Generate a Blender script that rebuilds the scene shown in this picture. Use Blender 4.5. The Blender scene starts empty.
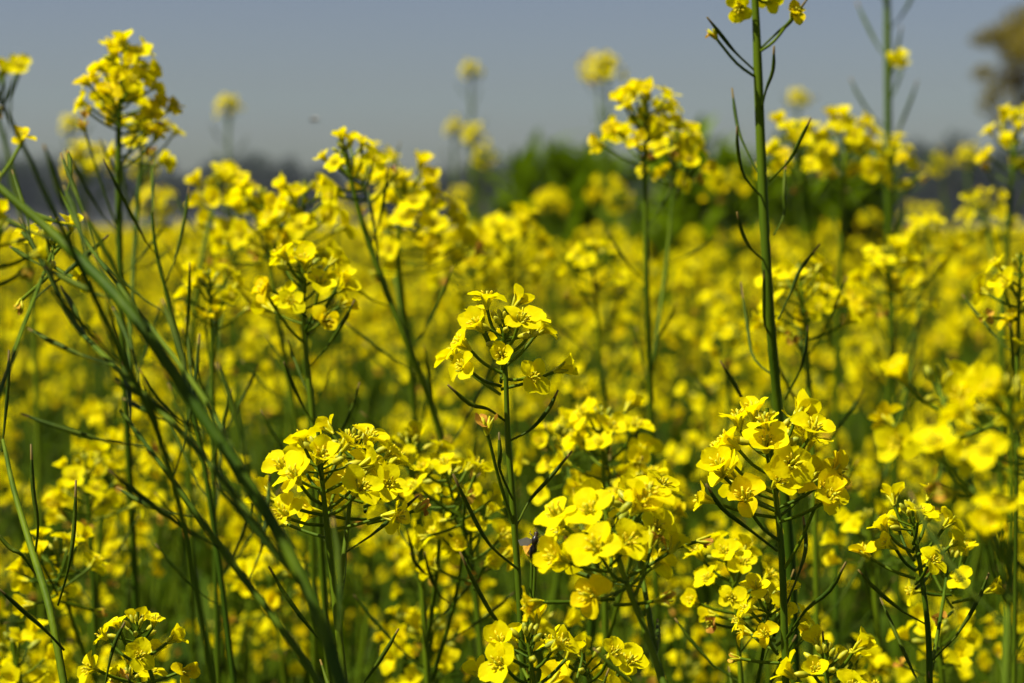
import bpy, math, random
import numpy as np
from mathutils import Vector, Matrix, Quaternion

R = math.radians
rnd = random.Random(11)
scene = bpy.context.scene
COL = scene.collection

# ------------------------------------------------------------------ camera
EYE = 1.22
LENS, SENSOR, W, H = 55.0, 23.6, 1024, 683
FPX = LENS / SENSOR * W
HORIZON = 226.0
PITCH = math.atan((H / 2 - HORIZON) / FPX)
cam_d = bpy.data.cameras.new('camera')
cam = bpy.data.objects.new('camera', cam_d)
COL.objects.link(cam)
cam.location = (0, 0, EYE)
cam.rotation_euler = (R(90) - PITCH, 0, 0)
cam_d.lens = LENS; cam_d.sensor_width = SENSOR
cam_d.clip_start = 0.02; cam_d.clip_end = 3000
cam_d.dof.use_dof = True
cam_d.dof.focus_distance = 0.80
cam_d.dof.aperture_fstop = 9.6
scene.camera = cam

# ------------------------------------------------------------------ light
SUN_EL, SUN_AZ = 57.0, -112.0       # azimuth from +Y towards +X: high on the left
world = bpy.data.worlds.new('World'); scene.world = world
world.use_nodes = True
nt = world.node_tree; nt.nodes.clear()
sky = nt.nodes.new('ShaderNodeTexSky'); sky.sky_type = 'NISHITA'
sky.sun_disc = False
sky.sun_elevation = R(SUN_EL); sky.sun_rotation = R(SUN_AZ)
sky.air_density = 1.0; sky.dust_density = 1.2; sky.ozone_density = 3.0
grey = nt.nodes.new('ShaderNodeHueSaturation'); grey.inputs['Saturation'].default_value = 1.0; grey.inputs['Hue'].default_value = 0.528
grey.inputs['Value'].default_value = 0.53
bg = nt.nodes.new('ShaderNodeBackground'); bg.inputs['Strength'].default_value = 0.08
wo = nt.nodes.new('ShaderNodeOutputWorld')
nt.links.new(sky.outputs[0], grey.inputs['Color']); nt.links.new(grey.outputs[0], bg.inputs['Color'])
nt.links.new(bg.outputs[0], wo.inputs['Surface'])
sun_d = bpy.data.lights.new('sun', 'SUN'); sun_d.energy = 5.0; sun_d.angle = R(0.5)
sun_d.color = (1.0, 0.95, 0.86)
sun = bpy.data.objects.new('sun', sun_d); COL.objects.link(sun)
az, el = R(SUN_AZ), R(SUN_EL)
sdir = Vector((math.sin(az) * math.cos(el), math.cos(az) * math.cos(el), math.sin(el)))
sun.rotation_euler = sdir.to_track_quat('Z', 'Y').to_euler()
sun.location = (-3, -3, 6)
scene.view_settings.view_transform = 'Standard'
scene.view_settings.look = 'None'
scene.view_settings.exposure = 0.75
scene.view_settings.gamma = 1.0
scene.render.engine = 'CYCLES'
scene.cycles.use_denoising = True
scene.cycles.max_bounces = 8
scene.cycles.diffuse_bounces = 4
scene.cycles.transmission_bounces = 4
scene.cycles.volume_bounces = 0
scene.cycles.sample_clamp_indirect = 4.0
scene.cycles.use_adaptive_sampling = True

# ------------------------------------------------------------------ helpers
CAMR = Matrix.Rotation(R(90) - PITCH, 3, 'X')

def at(px, py, d):
    """pixel + distance along the view axis -> world point"""
    v = Vector(((px - W / 2) / FPX * d, -(py - H / 2) / FPX * d, -d))
    return CAMR @ v + Vector((0, 0, EYE))

def project(p):
    v = CAMR.transposed() @ (Vector(p) - Vector((0, 0, EYE)))
    d = -v.z
    return (W / 2 + v.x / d * FPX, H / 2 - v.y / d * FPX, d)

def tag(o, label=None, cat=None, group=None, kind=None):
    if label: o['label'] = label
    if cat: o['category'] = cat
    if group: o['group'] = group
    if kind: o['kind'] = kind
    return o

def empty(name, loc):
    o = bpy.data.objects.new(name, None)
    o.empty_display_size = 0.02
    COL.objects.link(o); o.location = loc
    return o

class MB:
    def __init__(s): s.v = []; s.f = []; s.m = []
    def add(s, vs, fs, mi=0):
        b = len(s.v); s.v.extend([tuple(x) for x in vs])
        s.f.extend([tuple(i + b for i in f) for f in fs]); s.m.extend([mi] * len(fs))
    def merge(s, other, M=None, mi=None):
        b = len(s.v)
        if M is None: s.v.extend(other.v)
        else:
            a = np.array(other.v) @ np.array(M.to_3x3()).T + np.array(M.translation)
            s.v.extend(map(tuple, a.tolist()))
        s.f.extend([tuple(i + b for i in f) for f in other.f])
        s.m.extend(other.m if mi is None else [mi] * len(other.f))
    def mesh(s, name, mats, smooth=True):
        me = bpy.data.meshes.new(name)
        me.from_pydata(s.v, [], s.f)
        for m in mats: me.materials.append(m)
        me.polygons.foreach_set('material_index', s.m)
        me.polygons.foreach_set('use_smooth', [smooth] * len(s.f))
        me.update()
        return me
    def build(s, name, mats, parent=None, matrix=None, link=True):
        o = bpy.data.objects.new(name, s.mesh(name, mats))
        if link: COL.objects.link(o)
        if parent: o.parent = parent
        if matrix is not None: o.matrix_local = matrix
        return o

def frame(a, hint=None):
    a = Vector(a).normalized()
    h = hint or (Vector((0, 0, 1)) if abs(a.z) < 0.9 else Vector((1, 0, 0)))
    x = h.cross(a).normalized()
    return x, a.cross(x)

def tube(mb, pts, rads, n=6, mi=0, cap=True):
    pts = [Vector(p) for p in pts]
    vs, fs = [], []
    x = None
    for i, p in enumerate(pts):
        t = (pts[min(i + 1, len(pts) - 1)] - pts[max(i - 1, 0)]).normalized()
        if x is None: x, y = frame(t)
        else:
            x = (x - t * x.dot(t)).normalized(); y = t.cross(x)
        for k in range(n):
            a = 2 * math.pi * k / n
            vs.append(p + (x * math.cos(a) + y * math.sin(a)) * rads[i])
    for i in range(len(pts) - 1):
        for k in range(n):
            k2 = (k + 1) % n
            fs.append((i * n + k, i * n + k2, (i + 1) * n + k2, (i + 1) * n + k))
    if cap:
        vs.append(pts[-1]); c = len(vs) - 1; b = (len(pts) - 1) * n
        for k in range(n): fs.append((b + k, b + (k + 1) % n, c))
    mb.add(vs, fs, mi)

def smooth_line(pts, sub=4):
    """Catmull-Rom through pts"""
    pts = [Vector(p) for p in pts]
    if len(pts) < 3: 
        return [pts[0].lerp(pts[-1], i / (sub)) for i in range(sub + 1)]
    P = [pts[0] * 2 - pts[1]] + pts + [pts[-1] * 2 - pts[-2]]
    out = []
    for i in range(1, len(P) - 2):
        for s in range(sub):
            t = s / sub
            a, b, c, d = P[i - 1], P[i], P[i + 1], P[i + 2]
            out.append(0.5 * ((2 * b) + (c - a) * t + (2 * a - 5 * b + 4 * c - d) * t * t + (3 * b - a - 3 * c + d) * t ** 3))
    out.append(pts[-1])
    return out

# ------------------------------------------------------------------ materials
def new_mat(name):
    m = bpy.data.materials.new(name); m.use_nodes = True
    m.node_tree.nodes.clear()
    return m, m.node_tree

def leafy(name, c1, c2, trans=0.35, tcol=None, rough=0.5, gloss=0.06, nscale=60.0, streak=False, c3=None, bump=0.0):
    """a thin plant tissue: two tone colour with slow noise, part of the light passes through"""
    m, t = new_mat(name)
    N = t.nodes.new; L = t.links.new
    tc = N('ShaderNodeTexCoord'); oi = N('ShaderNodeObjectInfo')
    no = N('ShaderNodeTexNoise'); no.inputs['Scale'].default_value = nscale
    no.inputs['Detail'].default_value = 3.0
    src = tc.outputs['Object']
    if streak:
        mp = N('ShaderNodeMapping'); mp.inputs['Scale'].default_value = (1, 1, 0.06)
        L(src, mp.inputs['Vector']); src = mp.outputs['Vector']
    L(src, no.inputs['Vector'])
    add = N('ShaderNodeMath'); add.operation = 'MULTIPLY_ADD'
    L(oi.outputs['Random'], add.inputs[0]); add.inputs[1].default_value = 0.5; add.inputs[2].default_value = -0.25
    s = N('ShaderNodeMath'); s.operation = 'ADD'; s.use_clamp = True
    cr = N('ShaderNodeMapRange'); cr.inputs['From Min'].default_value = 0.3; cr.inputs['From Max'].default_value = 0.7
    L(no.outputs['Fac'], cr.inputs['Value']); L(cr.outputs[0], s.inputs[0]); L(add.outputs[0], s.inputs[1])
    ramp = N('ShaderNodeValToRGB'); L(s.outputs[0], ramp.inputs['Fac'])
    e = ramp.color_ramp.elements
    e[0].color = (*c1, 1); e[1].color = (*c2, 1); e[0].position = 0.1; e[1].position = 0.9
    if c3:
        k = e.new(0.97); k.color = (*c3, 1); e[2].position = 0.99
    pb = N('ShaderNodeBsdfPrincipled'); L(ramp.outputs[0], pb.inputs['Base Color'])
    pb.inputs['Roughness'].default_value = rough
    pb.inputs['Specular IOR Level'].default_value = gloss * 5
    if bump:
        bn = N('ShaderNodeBump'); bn.inputs['Strength'].default_value = bump; bn.inputs['Distance'].default_value = 0.0006
        n2 = N('ShaderNodeTexNoise'); n2.inputs['Scale'].default_value = 900.0
        L(src, n2.inputs['Vector']); L(n2.outputs['Fac'], bn.inputs['Height']); L(bn.outputs[0], pb.inputs['Normal'])
    out = N('ShaderNodeOutputMaterial')
    if trans > 0:
        tr = N('ShaderNodeBsdfTranslucent'); mx = N('ShaderNodeMixShader'); mx.inputs[0].default_value = trans
        if tcol: tr.inputs['Color'].default_value = (*tcol, 1)
        else: L(ramp.outputs[0], tr.inputs['Color'])
        L(pb.outputs[0], mx.inputs[1]); L(tr.outputs[0], mx.inputs[2]); L(mx.outputs[0], out.inputs['Surface'])
    else: L(pb.outputs[0], out.inputs['Surface'])
    return m

M = {}
M['petal'] = leafy('petal_yellow', (0.90, 0.77, 0.0), (0.95, 0.86, 0.0), 0.52, rough=0.7, gloss=0.012, nscale=220, bump=0.25)
M['old_petal'] = leafy('petal_ageing', (0.85, 0.65, 0.0), (0.90, 0.76, 0.0), 0.48, rough=0.7, gloss=0.012, nscale=260, bump=0.3)
M['withered'] = leafy('petal_withered', (0.40, 0.17, 0.02), (0.66, 0.40, 0.03), 0.25, rough=0.7, gloss=0.02, nscale=400)
M['stamen'] = leafy('stamen_ochre', (0.82, 0.62, 0.002), (0.90, 0.76, 0.002), 0.2, rough=0.6, nscale=600)
M['bud'] = leafy('bud_green_yellow', (0.26, 0.30, 0.012), (0.55, 0.50, 0.012), 0.15, rough=0.5, nscale=300)
M['sepal'] = leafy('sepal_yellow', (0.50, 0.50, 0.004), (0.70, 0.66, 0.004), 0.3, rough=0.5, nscale=300)
M['stem'] = leafy('stem_green', (0.034, 0.072, 0.0008), (0.10, 0.148, 0.0015), 0.0, rough=0.6, gloss=0.02, nscale=90, streak=True, bump=0.3)
M['pod'] = leafy('pod_green', (0.024, 0.050, 0.0006), (0.064, 0.094, 0.001), 0.0, rough=0.6, gloss=0.02, nscale=160, bump=0.3)
M['tip'] = leafy('pod_tip_brown', (0.09, 0.07, 0.008), (0.17, 0.11, 0.012), 0.0, rough=0.7, nscale=300)
M['leaf'] = leafy('leaf_green', (0.022, 0.048, 0.0006), (0.056, 0.092, 0.001), 0.3, rough=0.7, gloss=0.01, nscale=30)
M['bush'] = leafy('bush_leaf', (0.085, 0.145, 0.001), (0.16, 0.245, 0.003), 0.45, rough=0.5, gloss=0.04, nscale=8)
M['far_leaf'] = leafy('far_leaf', (0.016, 0.030, 0.012), (0.032, 0.048, 0.018), 0.25, rough=0.7, gloss=0.02, nscale=0.5)
M['dry_leaf'] = leafy('dry_leaf', (0.14, 0.115, 0.006), (0.24, 0.19, 0.014), 0.35, rough=0.7, gloss=0.02, nscale=1.0)
M['bark'] = leafy('bark', (0.06, 0.045, 0.03), (0.13, 0.10, 0.07), 0.0, rough=0.9, gloss=0.02, nscale=6)
M['chitin'] = leafy('insect_dark', (0.012, 0.010, 0.008), (0.05, 0.03, 0.012), 0.0, rough=0.35, nscale=500)
M['wing'] = leafy('insect_wing', (0.35, 0.33, 0.30), (0.5, 0.48, 0.42), 0.6, rough=0.3, nscale=300)

# ------------------------------------------------------------------ flower pieces (flower frame: +Z is the flower's axis, metres)
def petal(mb, ang, open_, size, r, nu=5, nv=4, mi=0, fold=0.0, twist=0.0):
    """one petal: narrow claw rising from the calyx, then an obovate blade bent outwards by open_ (0 closed, 1 flat, >1 drooping)"""
    L = 0.0105 * size; ca, sa = math.cos(ang), math.sin(ang)
    bend = R(12) + open_ * R(74)
    # profile along the petal
    rr, zz, th = 0.0005, 0.0, R(8)
    prof = []
    for i in range(nu + 1):
        u = i / nu
        prof.append((rr, zz))
        th = R(8) + (bend - R(8)) * min(1, max(0, (u - 0.12) / 0.35)) + 0.35 * fold * max(0, u - 0.5)
        st = L / nu
        rr += math.sin(th) * st; zz += math.cos(th) * st
    vs, fs = [], []
    for i, (a, z) in enumerate(prof):
        u = i / nu
        if u < 0.26: w = 0.0006 + 0.0011 * (u / 0.26) ** 1.5
        else:
            q = (u - 0.26) / 0.74
            w = 0.0017 + 0.0020 * math.sin(math.pi * min(1, q * 0.88 + 0.02)) ** 0.9
            w *= math.sqrt(max(0.02, 1 - max(0, (q - 0.55) / 0.47) ** 2.4))
        w *= size * r.uniform(0.97, 1.03)
        for j in range(nv + 1):
            t = (j / nv) * 2 - 1
            cup = (t * t) * w * (0.30 - 0.12 * open_) + fold * 0.3 * abs(t) * w
            wav = r.uniform(-1, 1) * 0.00034 * size * (u > 0.4)
            x = a - cup * math.cos(bend) * 0.6; y = t * w; zc = z + cup * math.sin(bend) * 0.8 + wav + twist * t * w * u
            vs.append((ca * x - sa * y, sa * x + ca * y, zc))
    for i in range(nu):
        for j in range(nv):
            k = i * (nv + 1) + j
            fs.append((k, k + 1, k + nv + 2, k + nv + 1))
    mb.add(vs, fs, mi)

def petals_mesh(kind, r, nu, nv):
    mb = MB()
    base = r.uniform(0, math.pi)
    skew = r.uniform(0.12, 0.3)
    for k in range(4):
        ang = base + k * math.pi / 2 + (skew if k % 2 else -skew) + r.uniform(-.1, .1)
        if kind == 'open': petal(mb, ang, r.uniform(0.75, 1.28), r.uniform(0.88, 1.08), r, nu, nv, 0, r.uniform(-.6, 1.0), r.uniform(-.4, .4))
        elif kind == 'half': petal(mb, ang, r.uniform(0.25, 0.6), r.uniform(0.85, 1.0), r, nu, nv, 0, r.uniform(0, .8), r.uniform(-.3, .3))
        elif kind == 'old': petal(mb, ang, r.choice([r.uniform(0.15, 0.5), r.uniform(1.0, 1.6)]), r.uniform(0.82, 1.0), r, nu, nv, 0, r.uniform(0.4, 1.6), r.uniform(-.6, .6))
        elif kind == 'wither' and k < 3: petal(mb, ang, r.uniform(0.1, 1.5), r.uniform(0.4, 0.7), r, nu, nv, 0, r.uniform(1, 3), r.uniform(-1.5, 1.5))
    return mb

def stamens_mb(r, n=6, sides=4):
    mb = MB()
    for k in range(n):
        a = k * 2 * math.pi / n + r.uniform(-.2, .2); o = r.uniform(.0012, .0022)
        h = r.uniform(.0048, .0064)
        p1 = Vector((math.cos(a) * o, math.sin(a) * o, h)); d = Vector((math.cos(a), math.sin(a), .9)).normalized()
        tube(mb, [(math.cos(a) * .0004, math.sin(a) * .0004, 0), p1 * .6, p1], [.00012] * 3, 3, 0)
        tube(mb, [p1 - d * .0008, p1, p1 + d * .001], [.0002, .00045, .0002], sides, 0)
    tube(mb, [(0, 0, 0), (0, 0, .004), (0, 0, .0068)], [.0005, .0005, .0004], 5, 1)
    return mb

def calyx_mb(mb, M4, r, mi=0):
    """four narrow sepals under the petals"""
    c = MB()
    for k in range(4):
        a = k * math.pi / 2 + .78
        o = r.uniform(.0016, .003); e = Vector((math.cos(a) * o, math.sin(a) * o, .0052))
        tube(c, [(math.cos(a) * .0005, math.sin(a) * .0005, -.0006), Vector((math.cos(a) * .0014, math.sin(a) * .0014, .0025)), e], [.0004, .0008, .0003], 4, mi)
    tube(c, [(0, 0, -.0012), (0, 0, .0004)], [.0006, .0010], 6, mi)
    mb.merge(c, M4)

fr = random.Random(5)
FLOWERS = {}
for kind, n, mat in (('open', 7, 'petal'), ('half', 4, 'petal'), ('old', 4, 'old_petal'), ('wither', 3, 'withered')):
    FLOWERS[kind] = [petals_mesh(kind, fr, 7, 6).mesh('petals', [M[mat]]) for _ in range(n)]
STAMENS = [stamens_mb(fr).mesh('stamens', [M['stamen'], M['sepal']]) for _ in range(3)]
LOW = {k: [petals_mesh(k, fr, 3, 2) for _ in range(4)] for k in ('open', 'half', 'old', 'wither')}
TINY = {k: [petals_mesh(k, fr, 2, 1) for _ in range(3)] for k in ('open', 'half', 'old', 'wither')}

def bud(mb, p, d, size, mi=0, n=5):
    x, y = frame(d); L = .0055 * size
    tube(mb, [p, p + d * L * .3, p + d * L * .65, p + d * L * .92], [.0007 * size, .0013 * size, .0012 * size, .0005 * size], n, mi)

def raceme(tip, axis, r, n_fl, n_buds=14, n_wither=1, size=1.0, spread=1.0, comp=1.0):
    """where everything of one flower head sits. tip = top of the bud knot; axis = stem direction at the tip"""
    axis = axis.normalized(); X, Y = frame(axis); g = r.uniform(0, 6.28)
    fl, bu = [], []
    for k in range(n_buds):
        a = g + k * 2.4; q = k / max(1, n_buds)
        out = (X * math.cos(a) + Y * math.sin(a))
        d = (axis * (1.15 - q) + out * (.25 + .9 * q)).normalized()
        p0 = tip - axis * (.001 + .008 * q) * size
        p1 = p0 + d * (.002 + .006 * q) * size
        bu.append((p0, p1, d, (.65 + .45 * q) * size))
    for k in range(n_fl + n_wither):
        a = g + (k + n_buds) * 2.4 + r.uniform(-.25, .25)
        q = k / max(1, n_fl)
        out = (X * math.cos(a) + Y * math.sin(a))
        h = (.009 + .0235 * comp * q * (n_fl / 12) ** .5 + r.uniform(-.001, .001)) * size
        p0 = tip - axis * h
        tilt = R(36 + 34 * q + r.uniform(-8, 8)) * spread
        plen = (.012 + .007 * q + r.uniform(-.001, .003)) * size
        pd = axis * math.cos(tilt) + out * math.sin(tilt)
        p1 = p0 + pd * plen
        mid = p0 + (pd * .9 + out * .25).normalized() * plen * .5
        face = (pd * .75 + Vector((0, 0, 1)) * (.45 - .4 * q) + out * .35 * q + Vector((r.uniform(-.5, .5), r.uniform(-.5, .5), r.uniform(-.3, .3)))).normalized()
        if k >= n_fl: kind = 'wither'
        elif q > .68 and r.random() < .42: kind = 'old'
        elif (q < .12 and r.random() < .5) or r.random() < .18: kind = 'half'
        else: kind = 'open'
        fl.append((p0, mid, p1, face, kind, r.uniform(.80, 1.02) * size))
    return fl, bu

def pod_pts(p0, out, up, r, plen, ped, tilt):
    d0 = (out * math.sin(tilt) + up * math.cos(tilt)).normalized()
    p1 = p0 + d0 * ped
    curve = r.uniform(.1, .5)
    d1 = (d0 + up * curve).normalized(); d2 = (d1 + up * curve * .7 + out * r.uniform(-.1, .12)).normalized()
    return [p0, p0.lerp(p1, .5), p1, p1 + d1 * plen * .35, p1 + d1 * plen * .55 + d2 * plen * .15, p1 + d1 * plen * .5 + d2 * plen * .42, p1 + d1 * plen * .5 + d2 * plen * .52]

def pod(mb, pts, rad, n=6):
    tube(mb, pts[:6], [rad * .42, rad * .38, rad * .5, rad * 1.0, rad * .95, rad * .5], n, 0, False)
    tube(mb, pts[5:], [rad * .52, rad * .42], n, 1)

def leaf(mb, p, d, L, wd, r, mi=0, nu=6):
    """lance-shaped leaf with a midrib fold and a drooping tip"""
    d = d.normalized(); side = d.cross(Vector((0, 0, 1))).normalized(); up = side.cross(d)
    vs, fs = [], []
    c = Vector(p)
    dr = r.uniform(.2, .9)
    for i in range(nu + 1):
        u = i / nu
        w = wd * (math.sin(math.pi * min(1, u * .92 + .05)) ** .8) * (1 - .25 * u) + .0006
        dd = (d - Vector((0, 0, 1)) * dr * u).normalized()
        wave = math.sin(u * 14 + dr * 9) * wd * .15
        for t in (-1, 0, 1):
            vs.append(c + side * t * w + up * (abs(t) * w * .35 + wave * t))
        c = c + dd * L / nu
    for i in range(nu):
        for j in range(2):
            k = i * 3 + j; fs.append((k, k + 1, k + 4, k + 3))
    mb.add(vs, fs, mi)

# ------------------------------------------------------------------ detailed plants, each its own
LPLANT = 'mustard plants at the front of the field'
counter = [0]

def rel(p, base): return Vector(p) - base

def flower_obj(plant, base, f, r):
    p0, mid, p1, face, kind, s = f
    x, y = frame(face)
    a = r.uniform(0, 6.28)
    q = Vector((0, 0, 1)).rotation_difference(face) @ Quaternion((0, 0, 1), a)
    Mx = Matrix.Translation(p1 - base) @ q.to_matrix().to_4x4() @ Matrix.Scale(s, 4)
    o = bpy.data.objects.new('flower' if kind != 'wither' else 'withered_flower', r.choice(FLOWERS[kind]))
    COL.objects.link(o); o.parent = plant; o.matrix_local = Mx
    Mi = Mx.inverted()
    st = MB()
    pts = [Mi @ (p - base) for p in (p0, mid, p1)]
    tube(st, smooth_line(pts, 3), [.00060 / s] * 7, 5, 0, False)
    c = MB(); calyx_mb(c, Matrix.Identity(4), r, 1); st.merge(c)
    so = st.build('flower_stalk', [M['stem'], M['sepal']], o)
    if kind != 'wither':
        sm = bpy.data.objects.new('stamens', r.choice(STAMENS)); COL.objects.link(sm); sm.parent = o
    else: tag(o, 'brown shrivelled flower')
    if kind == 'old': tag(o, 'fading amber flower with folded petals')
    return o

def line_at(pts, s):
    """point and direction at distance s from the start of a polyline"""
    for a, b in zip(pts, pts[1:]):
        l = (b - a).length
        if s <= l: return a.lerp(b, s / max(l, 1e-9)), (b - a).normalized()
        s -= l
    return pts[-1], (pts[-1] - pts[-2]).normalized()

def hero(label, racemes, ground=None, seed=0, cat='mustard plant', leaves=4):
    if racemes[0]['line'][0][2] < .7 and leaves == 4: leaves = 0
    """racemes: dicts with line=[(px,py,d)...] from the tip down; the first is the main stem and runs on to the ground"""
    r = random.Random(seed * 7 + 3)
    main = [at(*p) for p in racemes[0]['line']]
    low = main[-1]; dirn = (main[-1] - main[-2]).normalized()
    if ground is None:
        # carry on along the stem's own lean, straightening towards the root
        g = Vector((low.x + dirn.x * .25 * low.z, low.y + dirn.y * .15 * low.z + .02, 0))
    else: g = Vector((ground[0], ground[1], 0))
    base = g.copy()
    plant = tag(empty('mustard_plant', base), label, cat, LPLANT)
    for ri, rc in enumerate(racemes):
        pts = [at(*p) for p in rc['line']]
        if ri == 0:
            k1 = low.lerp(g, .35) + Vector((dirn.x * .04, 0, 0)); k2 = low.lerp(g, .75)
            ext = low + dirn * .04
            L = smooth_line(pts + [ext], 5) + smooth_line([ext, ext.lerp(k1, .3) + dirn * .02, k1, k2, g], 4)[1:]
        else: L = smooth_line(pts, 5)
        rad = rc.get('r', .0016) * .85
        n = len(L)
        rads = []
        acc = 0; tot = sum((b - a).length for a, b in zip(L, L[1:]))
        rr0 = rad * .55
        for i, p in enumerate(L):
            if i: acc += (L[i] - L[i - 1]).length
            grow = min(1, acc / .06)
            rads.append(rr0 + (rad - rr0) * grow + (rad * .5 * acc / 1.0 if ri == 0 else 0))
        mb = MB()
        tube(mb, [(p - base) for p in L], rads, 8, 0)
        mb.build('stem' if ri == 0 else 'branch', [M['stem']], plant)
        nf = int(rc.get('fl', 0) * 1.0 + .5); size = rc.get('size', 1.0) * .83
        ax = (L[0] - L[3]).normalized(); tip = pts[0] - ax * .005 * size
        if rc.get('axis'): ax = (ax + Vector(rc['axis'])).normalized()
        if nf:
            fl, bu = raceme(tip, ax, r, nf, rc.get('buds', 14), rc.get('wither', 1), size, rc.get('spread', 1.0), rc.get('comp', 1.0))
            for f in fl: flower_obj(plant, base, f, r)
            bm = MB()
            for (a, b, d, s) in bu:
                tube(bm, [a - base, b - base], [.0004, .0004], 4, 0, False)
                bud(bm, b - base, d, s, 1)
            bm.build('bud_cluster', [M['stem'], M['bud']], plant)
        # extra single flowers at given places on stalks from the line
        for (px, py, dd, s0, kind) in rc.get('extra', []):
            p1 = at(px, py, dd); p0, dr = line_at(L, s0)
            mid = p0.lerp(p1, .5) + Vector((0, 0, -.002))
            face = ((p1 - p0).normalized() + Vector((0, 0, .6)) + Vector((r.uniform(-.4, .4), r.uniform(-.7, .1), r.uniform(-.3, .3)))).normalized()
            flower_obj(plant, base, (p0, mid, p1, face, kind, size), r)
        # pods
        s = rc.get('pod0', .045 if nf else .01); k = 0
        npod = rc.get('pods', 6); gap = rc.get('gap', .014); psz = rc.get('podlen', .026)
        ga = rc.get('ga', r.uniform(0, 6.28))
        while k < npod and s < tot * .9:
            p0, dr = line_at(L, s); up = -dr
            X, Y = frame(up)
            a = ga + k * 2.4 + r.uniform(-.3, .3)
            out = X * math.cos(a) + Y * math.sin(a)
            pm = MB()
            pod(pm, [q - base for q in pod_pts(p0, out, up, r, psz * r.uniform(.75, 1.2), r.uniform(.009, .014), R(r.uniform(38, 58) * rc.get('podtilt', 1.0)))], rc.get('podr', .00078))
            pm.build('seed_pod', [M['pod'], M['tip']], plant)
            s += gap * r.uniform(.75, 1.3); k += 1
        for line in rc.get('podlines', []):
            q = smooth_line([at(*p) for p in line], 3)
            pm = MB(); m = len(q)
            rd = [.00042 + (.00076 - .00042) * min(1, max(0, (i / m - .25) * 5)) if i < m - 2 else .0005 for i in range(m)]
            tube(pm, [p - base for p in q[:-1]], rd[:-1], 6, 0, False); tube(pm, [p - base for p in q[-2:]], [.0005, .00035], 6, 1)
            pm.build('seed_pod', [M['pod'], M['tip']], plant)
    for k in range(leaves):
        L = smooth_line([low, low.lerp(g, .5), g], 5)
        p0, dr = line_at(L, r.uniform(.06, .6) * low.z + .02)
        a = r.uniform(0, 6.28); lm = MB()
        leaf(lm, p0 - base, Vector((math.cos(a), math.sin(a), r.uniform(.5, 1.2))), r.uniform(.05, .11), r.uniform(.006, .012), r)
        lm.build('leaf', [M['leaf']], plant)
    counter[0] += 1
    return plant

# ------------------------------------------------------------------ the plants the photo shows one by one
hero('mustard plant in sharp focus at the centre, yellow head above two spreading pods', [
    dict(line=[(506, 307, .795), (504, 345, .80), (506, 380, .80), (508, 440, .80), (514, 520, .80), (520, 610, .80), (524, 690, .80)],
         fl=14, buds=16, wither=0, comp=.85, r=.00125, size=1.15, pods=0, axis=(0, -.05, 0),
         podlines=[[(505, 421, .80), (488, 409, .797), (470, 404, .795), (448, 385, .79)], [(509, 441, .80), (530, 430, .80), (548, 410, .80), (558, 390, .80)],
                   [(513, 500, .80), (500, 470, .79), (500, 455, .785), (499, 432, .785)], [(516, 527, .80), (530, 500, .81), (548, 480, .81), (572, 451, .81)],
                   [(519, 570, .80), (490, 545, .78), (470, 510, .775), (453, 474, .77)], [(522, 640, .80), (500, 625, .78), (478, 590, .775), (460, 552, .77)]],
         extra=[(487, 432, .79, .075, 'wither'), (536, 552, .797, .145, 'wither'), (532, 560, .80, .15, 'wither')])], seed=1)

hero('mustard plant with a broad sharp head right of centre, one drooping flower at its right', [
    dict(line=[(767, 408, .80), (770, 440, .80), (775, 490, .80), (782, 560, .80), (786, 690, .80)],
         fl=20, buds=14, wither=0, r=.0014, size=1.36, comp=.72, spread=1.05, pods=0,
         podlines=[[(777, 551, .80), (750, 530, .79), (722, 508, .785), (706, 484, .78)], [(785, 640, .80), (806, 610, .79), (830, 590, .785), (846, 562, .78)],
                   [(784, 610, .80), (800, 570, .81), (806, 545, .815), (803, 515, .82)]],
         extra=[(818, 500, .79, .055, 'old'), (745, 503, .785, .045, 'old'), (722, 475, .79, .035, 'half')])], seed=2)

hero('tall mustard stem rising past the top of the picture, hung with long green pods', [
    dict(line=[(752, -75, .93), (753, -30, .93), (756, 20, .93), (761, 150, .93), (768, 290, .93), (777, 400, .94), (790, 560, .95), (796, 690, .96)],
         fl=7, buds=8, wither=1, r=.0021, size=1.0, pods=0,
         extra=[(741, 3, .93, .02, 'open'), (766, 2, .94, .025, 'open'), (792, 18, .92, .05, 'old'), (716, 38, .92, .06, 'wither')],
         podlines=[[(754, 70, .93), (735, 52, .925), (722, 36, .92), (707, 17, .915)], [(760, 49, .93), (778, 32, .925), (790, 22, .92), (808, -2, .915)],
                   [(761, 112, .93), (766, 90, .92), (773, 70, .915), (774, 46, .91)], [(762, 180, .93), (742, 140, .94), (736, 118, .945), (732, 88, .95)],
                   [(765, 200, .93), (745, 178, .92), (738, 150, .915), (737, 126, .91)], [(769, 181, .93), (788, 162, .92), (800, 140, .915), (811, 118, .91)],
                   [(774, 235, .94), (784, 215, .95), (784, 190, .95), (786, 160, .96)], [(766, 262, .93), (752, 250, .92), (742, 232, .915), (737, 212, .91)],
                   [(774, 345, .94), (765, 325, .93), (764, 295, .925), (764, 270, .92)], [(778, 320, .94), (790, 295, .94), (800, 270, .94), (820, 244, .94)],
                   [(780, 380, .94), (755, 360, .96), (748, 330, .97), (741, 282, .98)], [(785, 400, .95), (800, 370, .94), (806, 345, .94), (808, 325, .94)],
                   [(781, 420, .95), (748, 405, .94), (735, 385, .935), (720, 361, .93)]])], seed=3)

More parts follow.
